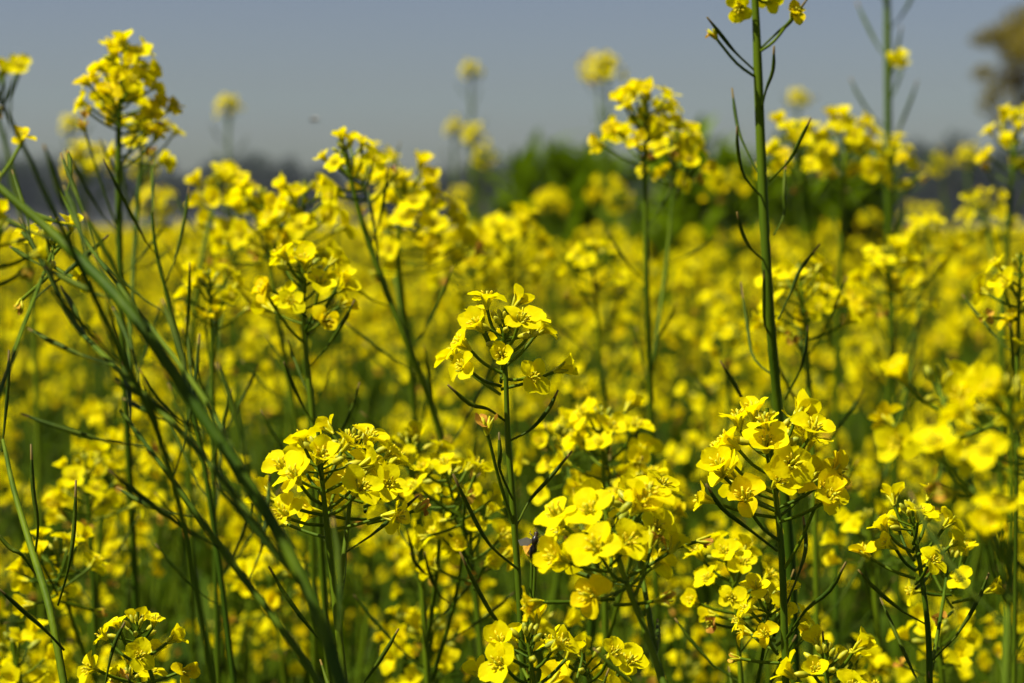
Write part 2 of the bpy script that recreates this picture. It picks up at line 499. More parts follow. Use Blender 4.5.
hero('tall mustard plant at upper left with a pointed yellow head against the sky', [
    dict(line=[(128, 42, 1.12), (124, 75, 1.12), (119, 120, 1.12), (119, 220, 1.12), (122, 330, 1.12), (130, 480, 1.13), (140, 690, 1.15)],
         fl=27, buds=12, wither=2, r=.0018, comp=.85, size=1.15, pods=5, pod0=.09, gap=.02, podlen=.03,
         extra=[(85, 131, 1.11, .09, 'wither'), (168, 111, 1.12, .05, 'old'), (146, 135, 1.12, .055, 'open'), (138, 128, 1.13, .06, 'open'), (155, 140, 1.12, .06, 'old')]),
    dict(line=[(140, 115, 1.22), (142, 140, 1.22), (134, 260, 1.2), (127, 400, 1.15)], fl=8, buds=6, size=1.1, r=.0014, pods=4, gap=.02)], seed=4)

hero('mustard plant left of centre with a yellow head on a dark slanting stem', [
    dict(line=[(338, 141, 1.08), (346, 160, 1.08), (360, 215, 1.08), (384, 285, 1.08), (408, 345, 1.08), (436, 420, 1.09), (470, 560, 1.1), (485, 690, 1.1)],
         fl=11, buds=9, wither=1, r=.0017, size=1.05, pods=9, pod0=.05, gap=.016, podlen=.038, ga=.5)], seed=5)

hero('mustard plant carrying the big rounded flower head left of centre below the sky', [
    dict(line=[(400, 166, 1.28), (404, 190, 1.28), (398, 260, 1.28), (410, 360, 1.3), (420, 500, 1.32), (425, 690, 1.34)],
         fl=26, buds=12, wither=2, r=.0019, size=1.45, spread=1.1, pods=6, gap=.02),
    dict(line=[(372, 152, 1.42), (376, 170, 1.42), (392, 260, 1.38), (405, 330, 1.33)], fl=10, buds=8, size=1.1, r=.0014, pods=3, gap=.02)], seed=6)

hero('mustard plant with a wide row of flower clumps below the sky on the left', [
    dict(line=[(305, 180, 1.18), (303, 210, 1.18), (300, 290, 1.19), (310, 420, 1.2), (315, 690, 1.22)], fl=14, buds=9, r=.0018, size=1.3, pods=5, gap=.02, spread=1.1),
    dict(line=[(262, 186, 1.2), (264, 215, 1.2), (280, 330, 1.2), (305, 470, 1.21)], fl=13, buds=8, r=.0014, size=1.25, pods=4, gap=.02, spread=1.15)], seed=7)

hero('mustard plant with a round soft head on the left just below the far trees', [
    dict(line=[(213, 172, 1.4), (215, 195, 1.4), (196, 300, 1.38), (190, 440, 1.4), (195, 690, 1.42)], fl=18, buds=10, r=.0018, size=1.5, pods=7, gap=.018, spread=1.05),
    dict(line=[(226, 242, 1.5), (228, 260, 1.5), (215, 360, 1.45), (195, 470, 1.42)], fl=9, buds=6, r=.0013, size=1.2, pods=3)], seed=8)

hero('mustard plant with an airy spreading head left of centre in front of the clumps', [
    dict(line=[(301, 245, .96), (303, 275, .96), (305, 340, .96), (314, 430, .96), (322, 560, .97), (330, 690, .98)],
         fl=13, buds=9, wither=1, r=.0014, size=1.15, spread=1.15, pods=7, pod0=.05, gap=.013, podlen=.028,
         extra=[(268, 296, .95, .04, 'old'), (320, 289, .95, .035, 'open'), (338, 285, .96, .035, 'half')])], seed=9)

hero('straight mustard plant right of centre with a full head above the green bush', [
    dict(line=[(648, 90, 1.2), (646, 120, 1.2), (645, 180, 1.2), (647, 300, 1.2), (652, 430, 1.22), (660, 690, 1.25)],
         fl=19, buds=12, wither=2, r=.0015, comp=.75, size=1.3, spread=1.05, pods=5, pod0=.07, gap=.03),
    dict(line=[(677, 128, 1.26), (676, 150, 1.26), (668, 250, 1.25), (652, 370, 1.22)], fl=13, buds=8, size=1.2, r=.0012, pods=3, gap=.03)], seed=10)

hero('tall pale green podded stem right of the centre, blurred, leaving the picture at the top', [
    dict(line=[(886, -60, 1.75), (887, -10, 1.75), (888, 100, 1.75), (889, 240, 1.75), (894, 400, 1.78), (900, 690, 1.8)],
         fl=8, buds=6, r=.0030, size=1.2, pods=22, pod0=.03, gap=.016, podlen=.038, podr=.0013, extra=[(897, 60, 1.74, .10, 'open'), (893, 66, 1.74, .10, 'open'), (899, 68, 1.75, .1, 'half')]),
    dict(line=[(893, 142, 1.65), (893, 160, 1.65), (892, 240, 1.68), (893, 360, 1.75)], fl=11, buds=6, size=1.2, r=.0014, pods=3)], seed=11)

hero('mustard plant with two soft heads just right of the tall podded stem', [
    dict(line=[(848, 112, 1.55), (847, 135, 1.55), (842, 230, 1.55), (836, 400, 1.57), (835, 690, 1.6)], fl=20, buds=10, size=1.45, r=.0019, pods=4),
    dict(line=[(795, 120, 1.5), (797, 145, 1.5), (812, 240, 1.52), (832, 350, 1.56)], fl=16, buds=9, size=1.4, r=.0015, pods=4)], seed=12)

hero('mustard plant with a bright clustered head in sharp focus left of centre', [
    dict(line=[(318, 432, .775), (320, 455, .775), (324, 500, .775), (333, 580, .775), (345, 690, .77)],
         fl=13, buds=16, wither=1, r=.0014, size=1.25, comp=.8, spread=1.15, pods=5, pod0=.06, gap=.012, podlen=.024, axis=(0, -.15, 0)),
    dict(line=[(352, 425, .80), (354, 450, .80), (348, 520, .79), (338, 600, .78)], fl=12, buds=12, size=1.1, r=.0011, spread=1.1, pods=2)], seed=13)

hero('mustard plant with big glossy flowers low right of the central stem', [
    dict(line=[(602, 488, .72), (606, 515, .72), (622, 570, .715), (645, 630, .71), (668, 695, .70)],
         fl=13, buds=12, wither=1, r=.0013, size=1.3, comp=.8, spread=1.2, pods=2, pod0=.055, gap=.02,
         extra=[(600, 555, .70, .03, 'open'), (644, 505, .715, .02, 'open'), (562, 524, .715, .02, 'open'), (652, 545, .72, .035, 'wither')]),
    dict(line=[(632, 482, .76), (634, 500, .76), (640, 560, .74), (655, 650, .71)], fl=6, buds=8, size=1.1, r=.001, pods=1)], seed=14)

hero('mustard plant at the right edge with very large blurred flowers', [
    dict(line=[(1003, 372, .56), (1008, 400, .56), (1012, 470, .56), (1010, 570, .56), (1005, 695, .55)], fl=11, buds=9, size=1.0, spread=1.15, r=.0012, pods=2, pod0=.06,
         extra=[(938, 455, .555, .035, 'open'), (1000, 520, .55, .05, 'open'), (985, 540, .55, .055, 'half')]),
    dict(line=[(936, 364, .60), (940, 390, .60), (965, 470, .58), (1002, 560, .56)], fl=6, buds=6, size=1.1, spread=1.2, r=.001, pods=0)], seed=15)

hero('mustard plant with a small crisp head at lower right beside the big blurred flowers', [
    dict(line=[(910, 497, .83), (912, 520, .83), (920, 565, .83), (928, 630, .83), (930, 695, .83)], fl=11, buds=14, size=1.05, r=.0013, pods=5, pod0=.045, gap=.012),
    dict(line=[(948, 548, .88), (948, 565, .88), (940, 620, .86), (931, 670, .84)], fl=8, buds=8, size=1.0, r=.001, pods=2)], seed=16)

hero('low mustard plant with a rounded bunch just left of the right-hand stem', [
    dict(line=[(728, 536, .90), (730, 555, .90), (735, 600, .90), (742, 695, .90)], fl=14, buds=8, size=1.05, r=.0012, pods=4, gap=.012, spread=1.15),
    dict(line=[(766, 588, .815), (768, 605, .815), (765, 640, .82), (755, 695, .85)], fl=10, buds=10, size=.9, r=.001, pods=3, gap=.012)], seed=17)

hero('short mustard plant with a crisp bright head at the bottom edge right of centre', [
    dict(line=[(826, 640, .79), (826, 662, .79), (828, 690, .79), (832, 730, .79)], fl=11, buds=12, size=1.1, spread=1.1, r=.0013, pods=4, pod0=.03, gap=.01, axis=(-.1, -.2, 0))], seed=18)

hero('short mustard plant at bottom left with a small crisp head', [
    dict(line=[(138, 612, .82), (138, 632, .82), (148, 665, .82), (160, 700, .82)], fl=9, buds=12, size=.95, spread=1.15, r=.0012, pods=1,
         podlines=[[(104, 690, .80), (110, 660, .80), (116, 640, .80), (125, 622, .80)]]),
    dict(line=[(128, 665, .84), (130, 680, .84), (140, 705, .84), (150, 730, .84)], fl=8, buds=6, size=.9, r=.001, pods=0)], seed=19)

hero('mustard plant without open flowers at lower left, thin upright pods on a forked stem', [
    dict(line=[(3, 440, .86), (14, 490, .84), (32, 550, .82), (50, 610, .80), (66, 695, .79)], fl=0, r=.0015, pods=0,
         podlines=[[(2, 452, .86), (5, 420, .86), (8, 385, .86), (9, 350, .86)], [(35, 555, .82), (38, 525, .81), (33, 490, .81), (31, 444, .81)],
                   [(58, 605, .80), (68, 570, .79), (74, 530, .79), (76, 480, .79)], [(64, 650, .79), (45, 630, .785), (22, 610, .78), (-4, 586, .775)],
                   [(36, 575, .82), (22, 555, .81), (10, 548, .81), (-6, 530, .81)]])], seed=20)

hero('mustard plant at the bottom edge below the central stem with a flat sharp head', [
    dict(line=[(527, 620, .77), (528, 640, .77), (533, 675, .77), (540, 720, .77)], fl=10, buds=12, size=1.15, spread=1.25, r=.0012, pods=1, pod0=.05, axis=(0, -.1, 0)),
    dict(line=[(580, 640, .80), (582, 660, .80), (570, 700, .79), (556, 740, .78)], fl=12, buds=8, size=1.15, spread=1.2, r=.001, pods=1)], seed=21)

hero('mustard plant with three loose heads between the centre stem and the left cluster', [
    dict(line=[(408, 428, 1.0), (410, 450, 1.0), (418, 520, 1.0), (428, 690, 1.0)], fl=13, buds=9, size=1.15, r=.0014, pods=5, spread=1.1),
    dict(line=[(440, 458, .95), (442, 475, .95), (438, 560, .97), (428, 640, .99)], fl=12, buds=8, size=1.1, r=.0011, pods=2, spread=1.1),
    dict(line=[(466, 505, .97), (466, 525, .97), (455, 600, .98), (432, 680, .99)], fl=12, buds=8, size=1.1, r=.0011, pods=2, spread=1.1)], seed=22)

hero('mustard plant with a broad soft head just right of the central stem', [
    dict(line=[(600, 404, 1.02), (602, 425, 1.02), (604, 500, 1.02), (606, 690, 1.02)], fl=16, buds=10, size=1.3, r=.0014, pods=4, spread=1.15),
    dict(line=[(560, 425, 1.08), (563, 445, 1.08), (580, 520, 1.05), (603, 600, 1.02)], fl=10, buds=8, size=1.15, r=.0011, pods=3, spread=1.1),
    dict(line=[(640, 470, 1.0), (640, 490, 1.0), (630, 560, 1.0), (608, 640, 1.02)], fl=9, buds=8, size=1.0, r=.0011, pods=2)], seed=23)

hero('mustard plant right of the tall podded stem with a bright blurred head at mid height', [
    dict(line=[(800, 262, 1.12), (801, 285, 1.12), (806, 340, 1.12), (814, 480, 1.12), (818, 690, 1.12)], fl=15, buds=9, size=1.25, spread=1.15, r=.0015, pods=9, gap=.014, podlen=.035)], seed=24)

hero('mustard plant on the right with a bright tilted head above the field', [
    dict(line=[(890, 244, 1.32), (890, 262, 1.32), (892, 340, 1.32), (880, 500, 1.33), (876, 690, 1.34)], fl=13, buds=8, size=1.25, spread=1.2, r=.0015, pods=6),
    dict(line=[(925, 232, 1.6), (925, 250, 1.6), (912, 360, 1.5), (884, 480, 1.36)], fl=11, buds=6, size=1.2, r=.0012, pods=3)], seed=25)

hero('mustard plant with a wide soft double head just above the central flower', [
    dict(line=[(510, 212, 1.65), (511, 232, 1.65), (512, 340, 1.65), (516, 690, 1.68)], fl=19, buds=9, size=1.45, spread=1.2, r=.0017, pods=4),
    dict(line=[(468, 228, 1.6), (470, 246, 1.6), (485, 330, 1.62), (512, 470, 1.66)], fl=17, buds=8, size=1.35, spread=1.2, r=.0014, pods=3)], seed=26)

hero('mustard plant right of centre with a small bright head below the green bush', [
    dict(line=[(590, 240, 1.42), (592, 258, 1.42), (598, 330, 1.42), (612, 500, 1.44), (618, 690, 1.45)], fl=10, buds=7, size=1.15, spread=1.15, r=.0014, pods=6)], seed=27)

hero('mustard plant at the right edge with small separate bright flowers and long pods', [
    dict(line=[(1021, 252, 1.02), (1020, 275, 1.02), (1018, 340, 1.02), (1016, 460, 1.02), (1014, 690, 1.02)], fl=9, buds=8, size=1.05, spread=1.2, r=.0013, pods=5,
         extra=[(1003, 287, 1.02, .03, 'open'), (1010, 325, 1.02, .04, 'old'), (1016, 350, 1.02, .05, 'open')])], seed=28)

hero('mustard plant at the right edge whose head stands above the far trees', [
    dict(line=[(1018, 112, 1.5), (1016, 135, 1.5), (1008, 230, 1.5), (1002, 400, 1.5), (1000, 690, 1.5)], fl=17, buds=8, size=1.3, r=.0017, pods=5),
    dict(line=[(985, 205, 1.75), (986, 222, 1.75), (998, 290, 1.6), (1003, 360, 1.52)], fl=10, buds=6, size=1.25, r=.0013, pods=3)], seed=29)

hero('mustard plant with a small head standing lower left of the airy spreading one', [
    dict(line=[(208, 268, 1.08), (210, 288, 1.08), (212, 350, 1.08), (214, 500, 1.08), (218, 690, 1.08)], fl=9, buds=7, size=1.0, r=.0013, pods=8, gap=.014, podlen=.035,
         extra=[(205, 322, 1.08, .05, 'old'), (218, 318, 1.08, .05, 'half')])], seed=30)

hero('mustard plant low on the left with a loose sunlit head between thin stems', [
    dict(line=[(84, 452, 1.12), (86, 472, 1.12), (92, 560, 1.12), (96, 690, 1.12)], fl=12, buds=7, size=1.15, spread=1.2, r=.0013, pods=3),
    dict(line=[(56, 545, 1.0), (58, 562, 1.0), (72, 620, 1.05), (95, 680, 1.1)], fl=12, buds=7, size=1.1, spread=1.15, r=.0011, pods=2)], seed=31)

for i, (px, py, d, lab, extra, sz) in enumerate([
        (227, 100, 3.6, 'far thin mustard plant alone against the sky left of centre', [], 1.0),
        (470, 66, 4.2, 'tallest of the thin blurred mustard plants against the sky at centre', [(484, 160, 3.6)], 1.0),
        (453, 124, 4.4, 'left of the paired small round flower heads against the sky at centre', [], 1.0),
        (473, 130, 4.0, 'right of the paired small round flower heads against the sky at centre', [(461, 200, 4.2)], 1.05),
        (606, 60, 3.5, 'thin blurred mustard plant standing high over the green bush', [(598, 82, 3.55)], 1.25),
        (797, 94, 4.0, 'thin mustard plant whose head shows above the heads beside the podded stem', [], 1.0),
        (967, 150, 3.4, 'mustard plant with a small ball head before the far tree mound', [(942, 175, 3.4)], 1.0),
        (547, 196, 3.6, 'mustard plant with a small ball head in front of the green bush', [(615, 205, 3.2)], 1.0),
        (83, 148, 2.4, 'blurred mustard plant under the tall upper left head', [(150, 210, 2.6)], 1.25),
        (70, 120, 3.2, 'pale blurred mustard plant standing between the upper left stems', [(143, 172, 2.3)], .8)]):
    rs = [dict(line=[(px, py - 4, d), (px + 1, py + 14, d), (px + 2, py + 120, d), (px + 4, py + 330, d)], fl=16, buds=12, size=sz * 1.15, spread=.95, comp=.8, r=.0026, pods=12, gap=.02, podlen=.035, podr=.0013)]
    for (qx, qy, qd) in extra:
        rs.append(dict(line=[(qx, qy - 4, qd), (qx, qy + 10, qd), (px + 3, py + 200, d)], fl=15, buds=9, size=sz * 1.1, spread=.95, comp=.8, r=.002, pods=3, gap=.02))
    hero(lab, rs, seed=60 + i)

# close plants leaning across the left of the picture, well inside the focus distance
hero('dark out-of-focus mustard plant leaning steeply to the left across the lower left', [
    dict(line=[(-45, 150, .66), (-5, 184, .65), (60, 240, .64), (130, 312, .62), (195, 405, .61), (262, 505, .60), (312, 600, .59), (345, 695, .58)],
         fl=5, buds=6, size=.9, r=.0018, pods=12, pod0=.012, gap=.015, podlen=.024, podtilt=.5, ga=1.2, podr=.0009),
    dict(line=[(22, 232, .70), (45, 262, .69), (75, 325, .67), (150, 400, .64), (215, 470, .62), (290, 570, .60)], fl=0, r=.0010, pods=7, pod0=.006, gap=.015, podlen=.022, podtilt=.5),
    dict(line=[(60, 190, .70), (85, 240, .68), (130, 300, .66), (205, 400, .63), (262, 505, .60)], fl=0, r=.0008, pods=3, pod0=.006, gap=.018, podlen=.022, podtilt=.5)], seed=41)
hero('green blurred stem slanting from the left edge down towards the bottom centre', [
    dict(line=[(120, 410, .68), (165, 470, .67), (230, 560, .66), (290, 640, .65), (330, 700, .645)], fl=0, r=.0012, pods=6, pod0=.005, gap=.012, podlen=.026)], seed=42)
hero('blurred mustard plant entering at the upper left edge with a yellow tip', [
    dict(line=[(-14, 70, .57), (-2, 95, .57), (25, 150, .575), (60, 225, .58), (110, 330, .59), (170, 470, .60), (215, 690, .61)], fl=3, buds=6, size=.62, comp=.6, r=.0010, pods=3, pod0=.05, gap=.03, podlen=.02, podtilt=.5)], seed=43)
hero('faint blurred green stem at the far left edge without open flowers', [
    dict(line=[(-40, 40, 1.5), (-22, 75, 1.5), (0, 125, 1.5), (18, 200, 1.5), (34, 320, 1.5), (44, 690, 1.5)], fl=0, r=.0018, pods=4, pod0=.03, gap=.04, podlen=.036, podtilt=.6)], seed=44)
hero('small mustard plant at the left edge with ragged heads below the dark leaning stem', [
    dict(line=[(2, 215, .62), (0, 232, .62), (-8, 290, .62), (-14, 420, .62), (-16, 690, .62)], fl=4, buds=5, size=.8, spread=1.1, r=.0010, pods=2),
    dict(line=[(56, 235, .72), (52, 252, .72), (30, 310, .68), (-10, 420, .63)], fl=4, buds=5, size=.85, spread=1.1, r=.0008, pods=1)], seed=45)
hero('dark thin podded stem behind the leaning one, curving up at the left', [
    dict(line=[(152, 212, .98), (156, 250, .98), (168, 300, .98), (186, 380, .98), (210, 500, .98), (235, 690, .98)], fl=0, r=.0013, pods=12, pod0=.005, gap=.015, podlen=.034)], seed=46)

# tall unseen plants, added left of the frame to shade the leaning stems
for i, (px, py, d, lab) in enumerate([(-357, -340, .56, 'tallest leafy mustard plant added unseen past the left edge for its shade'), (-250, -170, .55, 'leafy mustard plant added unseen past the left edge for its shade'),
                                      (-175, -20, .54, 'lower leafy mustard plant added unseen past the left edge for its shade'), (-330, -190, .60, 'mustard plant added unseen for shade behind the tallest leafy one past the left edge')]):
    hero(lab, [dict(line=[(px, py, d), (px, py + 60, d), (px - 20, py + 300, d), (px - 50, 690, d)], fl=26, buds=9, size=1.6, r=.003, pods=14, gap=.012),
               dict(line=[(px - 60, py + 60, d + .03), (px - 60, py + 130, d + .03), (px - 40, py + 400, d)], fl=22, buds=9, size=1.5, r=.0018, pods=8, gap=.012)], seed=51 + i, leaves=8)
# ------------------------------------------------------------------ the field behind: one plant per root
def head_mesh(r, lod, n_fl, size=1.0, spread=1.0):
    """a whole flower head round the origin (tip at 0, stem down -Z)"""
    lib = LOW if lod == 1 else TINY
    fl, bu = raceme(Vector((0, 0, 0)), Vector((0, 0, 1)), r, n_fl, 7 if lod == 1 else 3, 1, size, spread, .75)
    mb = MB()
    for (p0, mid, p1, face, kind, s) in fl:
        Mx = Matrix.Translation(p1) @ (Vector((0, 0, 1)).rotation_difference(face) @ Quaternion((0, 0, 1), r.uniform(0, 6))).to_matrix().to_4x4() @ Matrix.Scale(s, 4)
        mb.merge(r.choice(lib[kind]), Mx, {'open': 0, 'half': 0, 'old': 1, 'wither': 2}[kind])
        tube(mb, [p0, mid, p1], [.0005] * 3, 3, 3, False)
    for (a, b, d, s) in bu: bud(mb, b, d, s * 1.15, 4, 4)
    return mb
HM = [M['petal'], M['old_petal'], M['withered'], M['stem'], M['bud']]
hr = random.Random(77)
HEADS1 = [head_mesh(hr, 1, hr.randint(4, 12), hr.uniform(.76, .95), hr.uniform(1.0, 1.3)).mesh('flower_head', HM) for _ in range(10)]
HEADS1B = [head_mesh(hr, 1, hr.randint(10, 18), hr.uniform(.85, 1.2), hr.uniform(.95, 1.2)).mesh('flower_head', HM) for _ in range(10)]
HEADS2 = [head_mesh(hr, 2, hr.randint(12, 20), hr.uniform(1.05, 1.4), hr.uniform(.95, 1.2)) for _ in range(8)]

def plant_plan(r, height, rows='near'):
    """axes of one plant: list of (points from root to tip, radius)"""
    lean = Vector((r.uniform(-.09, .09), r.uniform(-.09, .09), 0))
    bend = Vector((r.uniform(-.05, .05), r.uniform(-.05, .05), 0))
    P = lambda u: Vector((0, 0, height * u)) + lean * u * height + bend * math.sin(u * 3) * u
    axes = [([P(u) for u in (0, .2, .4, .6, .8, .93, 1)], .0032)]
    nb = r.randint(5, 9) if rows == 'near' else r.randint(2, 4)
    g = r.uniform(0, 6.28)
    for k in range(nb):
        u = .34 + .5 * k / nb + r.uniform(-.03, .03)
        a = g + k * 2.4
        out = Vector((math.cos(a), math.sin(a), 0))
        p = P(u); top = height * (r.uniform(.62, .98) if rows == 'near' else r.uniform(.84, .99))
        dz = max(.10, top - p.z); o = r.uniform(.22, .48) * dz
        axes.append(([p, p + out * o * .45 + Vector((0, 0, dz * .28)), p + out * o * .8 + Vector((0, 0, dz * .65)), p + out * o + Vector((0, 0, dz))], .0016))
    return axes

def build_kind(r, height, lod, rows):
    """one full plant: returns list of (part name, mesh, local matrix)"""
    axes = plant_plan(r, height, rows); bare = r.random() < .45
    sm = MB(); pods = []; heads = []; leaves = []
    for ai, (pts, rad) in enumerate(axes):
        L = smooth_line(pts, 4)
        n = len(L)
        tube(sm, L, [rad * (1 - .72 * i / n) + .0003 for i in range(n)], 6 if lod == 1 else 3, 0, False)
        ax = (L[-1] - L[-3]).normalized()
        q = Vector((0, 0, 1)).rotation_difference(ax) @ Quaternion((0, 0, 1), r.uniform(0, 6.28))
        Mx = Matrix.Translation(L[-1]) @ q.to_matrix().to_4x4() @ Matrix.Scale(r.uniform(.85, 1.15), 4)
        if not (bare and ai % 2 == 1): heads.append(Mx)
        rv = [p for p in reversed(L)]
        s = .05
        npd = r.randint(4, 9)
        for k in range(npd):
            p0, dr = line_at(rv, s); up = -dr; X, Y = frame(up)
            a = k * 2.4 + r.uniform(0, .5); out = X * math.cos(a) + Y * math.sin(a)
            pm = MB(); pod(pm, pod_pts(p0, out, up, r, r.uniform(.022, .04), .011, R(r.uniform(35, 58))), .0009, 5 if lod == 1 else 3)
            pods.append(pm); s += r.uniform(.012, .022)
    for k in range(14):
        u = .10 + .72 * k / 14
        p0 = axes[0][0][0].lerp(axes[0][0][-1], u); a = k * 2.4 + r.uniform(-.3, .3)
        big = (1 - u)
        lm = MB(); leaf(lm, p0, Vector((math.cos(a), math.sin(a), r.uniform(.5, 1.3))), .07 + .14 * big, .008 + .026 * big, r, 0, 5 if lod == 1 else 3)
        leaves.append(lm)
    return sm, heads, pods, leaves

fr2 = random.Random(2024)
def near_kind(height):
    """prototype with parts: stem, leaves, flower heads, pods"""
    sm, heads, pods, leaves = build_kind(fr2, height, 1, 'near')
    parts = [('stem', sm.mesh('stem', [M['stem']]), Matrix())]
    for h in heads: parts.append(('flower_head', fr2.choice(HEADS1), h))
    for p in pods[::2]: parts.append(('seed_pod', p.mesh('seed_pod', [M['pod'], M['tip']]), Matrix()))
    for l in leaves: parts.append(('leaf', l.mesh('leaf', [M['leaf']]), Matrix()))
    return parts, len(heads)
def mid_kind(height):
    sm, heads, pods, leaves = build_kind(fr2, height, 1, 'far')
    for p in pods: sm.merge(p, None, 1)
    parts = [('stem', sm.mesh('stem', [M['stem'], M['pod']]), Matrix())]
    for h in heads: parts.append(('flower_head', fr2.choice(HEADS1B), h))
    lv = MB()
    for l in leaves: lv.merge(l)
    parts.append(('leaves', lv.mesh('leaves', [M['leaf']]), Matrix()))
    return parts, len(heads)
NEAR = [near_kind(1.0) for _ in range(7)]
MID = [mid_kind(1.0) for _ in range(9)]

XW = [(50, 'at the left edge'), (120, 'left of the tall upper left stem'), (185, 'right of the tall upper left stem'), (250, 'under the round soft head at left'),
      (320, 'behind the airy spreading head'), (390, 'behind the slanting dark stem'), (450, 'below the big rounded head'), (505, 'left of the central sharp stem'),
      (570, 'right of the central sharp stem'), (645, 'left of the straight stem under the bush'), (715, 'right of the straight stem under the bush'),
      (770, 'left of the tall podded stem'), (835, 'right of the tall podded stem'), (890, 'beside the pale podded stem'), (960, 'below the domed far tree'), (9999, 'at the right edge')]
def where(px):
    for lim, s in XW:
        if px < lim: return s
YW = [(1.15, 'first'), (1.35, 'second'), (1.6, 'third'), (1.9, 'fourth'), (2.3, 'fifth'), (2.8, 'sixth'), (3.4, 'seventh'), (4.2, 'eighth'), (5.2, 'ninth'), (6.5, 'tenth'), (99, 'last')]
def depth_words(d):
    for lim, s in YW:
        if d < lim: return s

pl = random.Random(909)
MINGAP = .17
spots = []
cells = {}
def free(x, y, g):
    i, j = int(x // .25), int(y // .25)
    for a in (-1, 0, 1):
        for b in (-1, 0, 1):
            for (u, v) in cells.get((i + a, j + b), ()):
                if (u - x) ** 2 + (v - y) ** 2 < g * g: return False
    return True
def take(x, y): cells.setdefault((int(x // .25), int(y // .25)), []).append((x, y))
HALF = W / 2 / FPX
near_spots = []
yq = .98
# candidates over the seen wedge and a margin beside it, nearest first
cand = []
for _ in range(9000):
    y = math.sqrt(pl.uniform(.98 ** 2, 9.0 ** 2)); x = pl.uniform(-1, 1) * (HALF * y + .10)
    cand.append((y, x))
cand.sort()
for y, x in cand:
    if len(near_spots) >= 292: break
    if not free(x, y, (.115 if y < 2.1 else .15 if y < 2.8 else .185) * pl.uniform(.85, 1.25)): continue
    take(x, y); near_spots.append((x, y))
FRONT_END = near_spots[-1][1]
named = {}
top_need = lambda y: 435 if y < 1.2 else 385 if y < 1.5 else 300 if y < 2.0 else 245 if y < 3.0 else 225
for (x, y) in near_spots:
    # tallest tip this plant may have; the front rows are a dip in the crop
    zmax = EYE - (top_need(y) - HORIZON) / FPX * y
    h = min(pl.gauss(1.08, .06), zmax - pl.uniform(0, .09))
    if y > 2.0 and pl.random() < (.17 if x > .1 * y else .0 if x < -.13 * y else .07): h = EYE + pl.uniform(-.06, .075)
    elif y > 2.0 and pl.random() < .14: h = EYE + pl.uniform(-.06, .012)
    h = max(.8, h)
    parts, nh = pl.choice(NEAR if y < 2.6 else MID)
    root = bpy.data.objects.new('mustard_plant', None); root.empty_display_size = .02
    COL.objects.link(root)
    root.location = (x, y, 0); root.rotation_euler = (0, 0, pl.uniform(0, 6.28)); root.scale = (1.0, 1.0, h)
    root.scale = (h, h, h)
    px, py, d = project((x, y, h))
    tag(root, None, 'mustard plant', 'mustard plants of the blurred field')
    named.setdefault('%s plant %s, %s row back' % ('taller' if h > 1.11 else 'low' if h < 1.0 else 'yellow', where(px), depth_words(y)), []).append((px, root))
    for nm, me, mx in parts:
        o = bpy.data.objects.new(nm, me); COL.objects.link(o); o.parent = root; o.matrix_local = mx

ORD = {2: ['left one', 'right one'], 3: ['left one', 'middle one', 'right one'], 4: ['leftmost', 'second from left', 'third from left', 'rightmost'],
       5: ['leftmost', 'second from left', 'middle one', 'fourth from left', 'rightmost']}
for text, lst in named.items():
    lst.sort(key=lambda q: q[0])
    for k, (_, o) in enumerate(lst):
        o['label'] = text if len(lst) == 1 else text + ', ' + (ORD[len(lst)][k] if len(lst) in ORD else 'leftmost' if k == 0 else ('second', 'third', 'fourth', 'fifth', 'sixth', 'seventh', 'eighth', 'ninth', 'tenth')[min(k - 1, 8)] + ' from left')

# everything behind them: one mass of plants
FAR_KINDS = []
protos = bpy.data.collections.new('field_plants')
for i in range(7):
    sm, heads, pods, leaves = build_kind(fr2, 1.0, 2, 'far')
    mb = MB(); mb.merge(sm, None, 3)
    for p in pods[::2]: mb.merge(p, None, 3)
    for l in leaves: mb.merge(l, None, 5)
    for h in heads: mb.merge(fr2.choice(HEADS2), h)
    o = bpy.data.objects.new('field_plant', mb.mesh('field_plant', HM + [M['leaf']])); protos.objects.link(o)
pts = []
def scatter(y0, y1, dens, margin):
    area = 0; n = int(dens * ((HALF * (y0 + y1)) + 2 * margin) * (y1 - y0))
    for _ in range(n):
        y = math.sqrt(pl.uniform(y0 ** 2, y1 ** 2)); x = pl.uniform(-1, 1) * (HALF * y + margin)
        if y < FRONT_END + .1 and abs(x) < HALF * y + .12: continue
        pts.append((x, y, 0))
scatter(1.2, FRONT_END, 12, 1.6)
scatter(FRONT_END, 22, 7.5, 2.0)
scatter(22, 60, 8, 4.0)
scatter(60, 130, 3, 6.0)
me = bpy.data.meshes.new('mustard_field'); me.from_pydata(pts, [], []); me.update()
fo = bpy.data.objects.new('mustard_field', me); COL.objects.link(fo)
tag(fo, 'unbroken yellow mass of flowering mustard reaching back to the trees', 'mustard field', kind='stuff')
ng = bpy.data.node_groups.new('field_plants', 'GeometryNodeTree')
ng.interface.new_socket('Geometry', in_out='INPUT', socket_type='NodeSocketGeometry')
ng.interface.new_socket('Geometry', in_out='OUTPUT', socket_type='NodeSocketGeometry')
gi = ng.nodes.new('NodeGroupInput'); go = ng.nodes.new('NodeGroupOutput')
ip = ng.nodes.new('GeometryNodeInstanceOnPoints'); ci = ng.nodes.new('GeometryNodeCollectionInfo')
ci.inputs['Collection'].default_value = protos; ci.inputs['Separate Children'].default_value = True
ip.inputs['Pick Instance'].default_value = True
rv = ng.nodes.new('FunctionNodeRandomValue'); rv.data_type = 'FLOAT_VECTOR'
rv.inputs[0].default_value = (0, 0, 0); rv.inputs[1].default_value = (.0, .0, 6.283)
rs = ng.nodes.new('FunctionNodeRandomValue'); rs.data_type = 'FLOAT'; rs.inputs[2].default_value = .82; rs.inputs[3].default_value = 1.215; rs.inputs['Seed'].default_value = 3
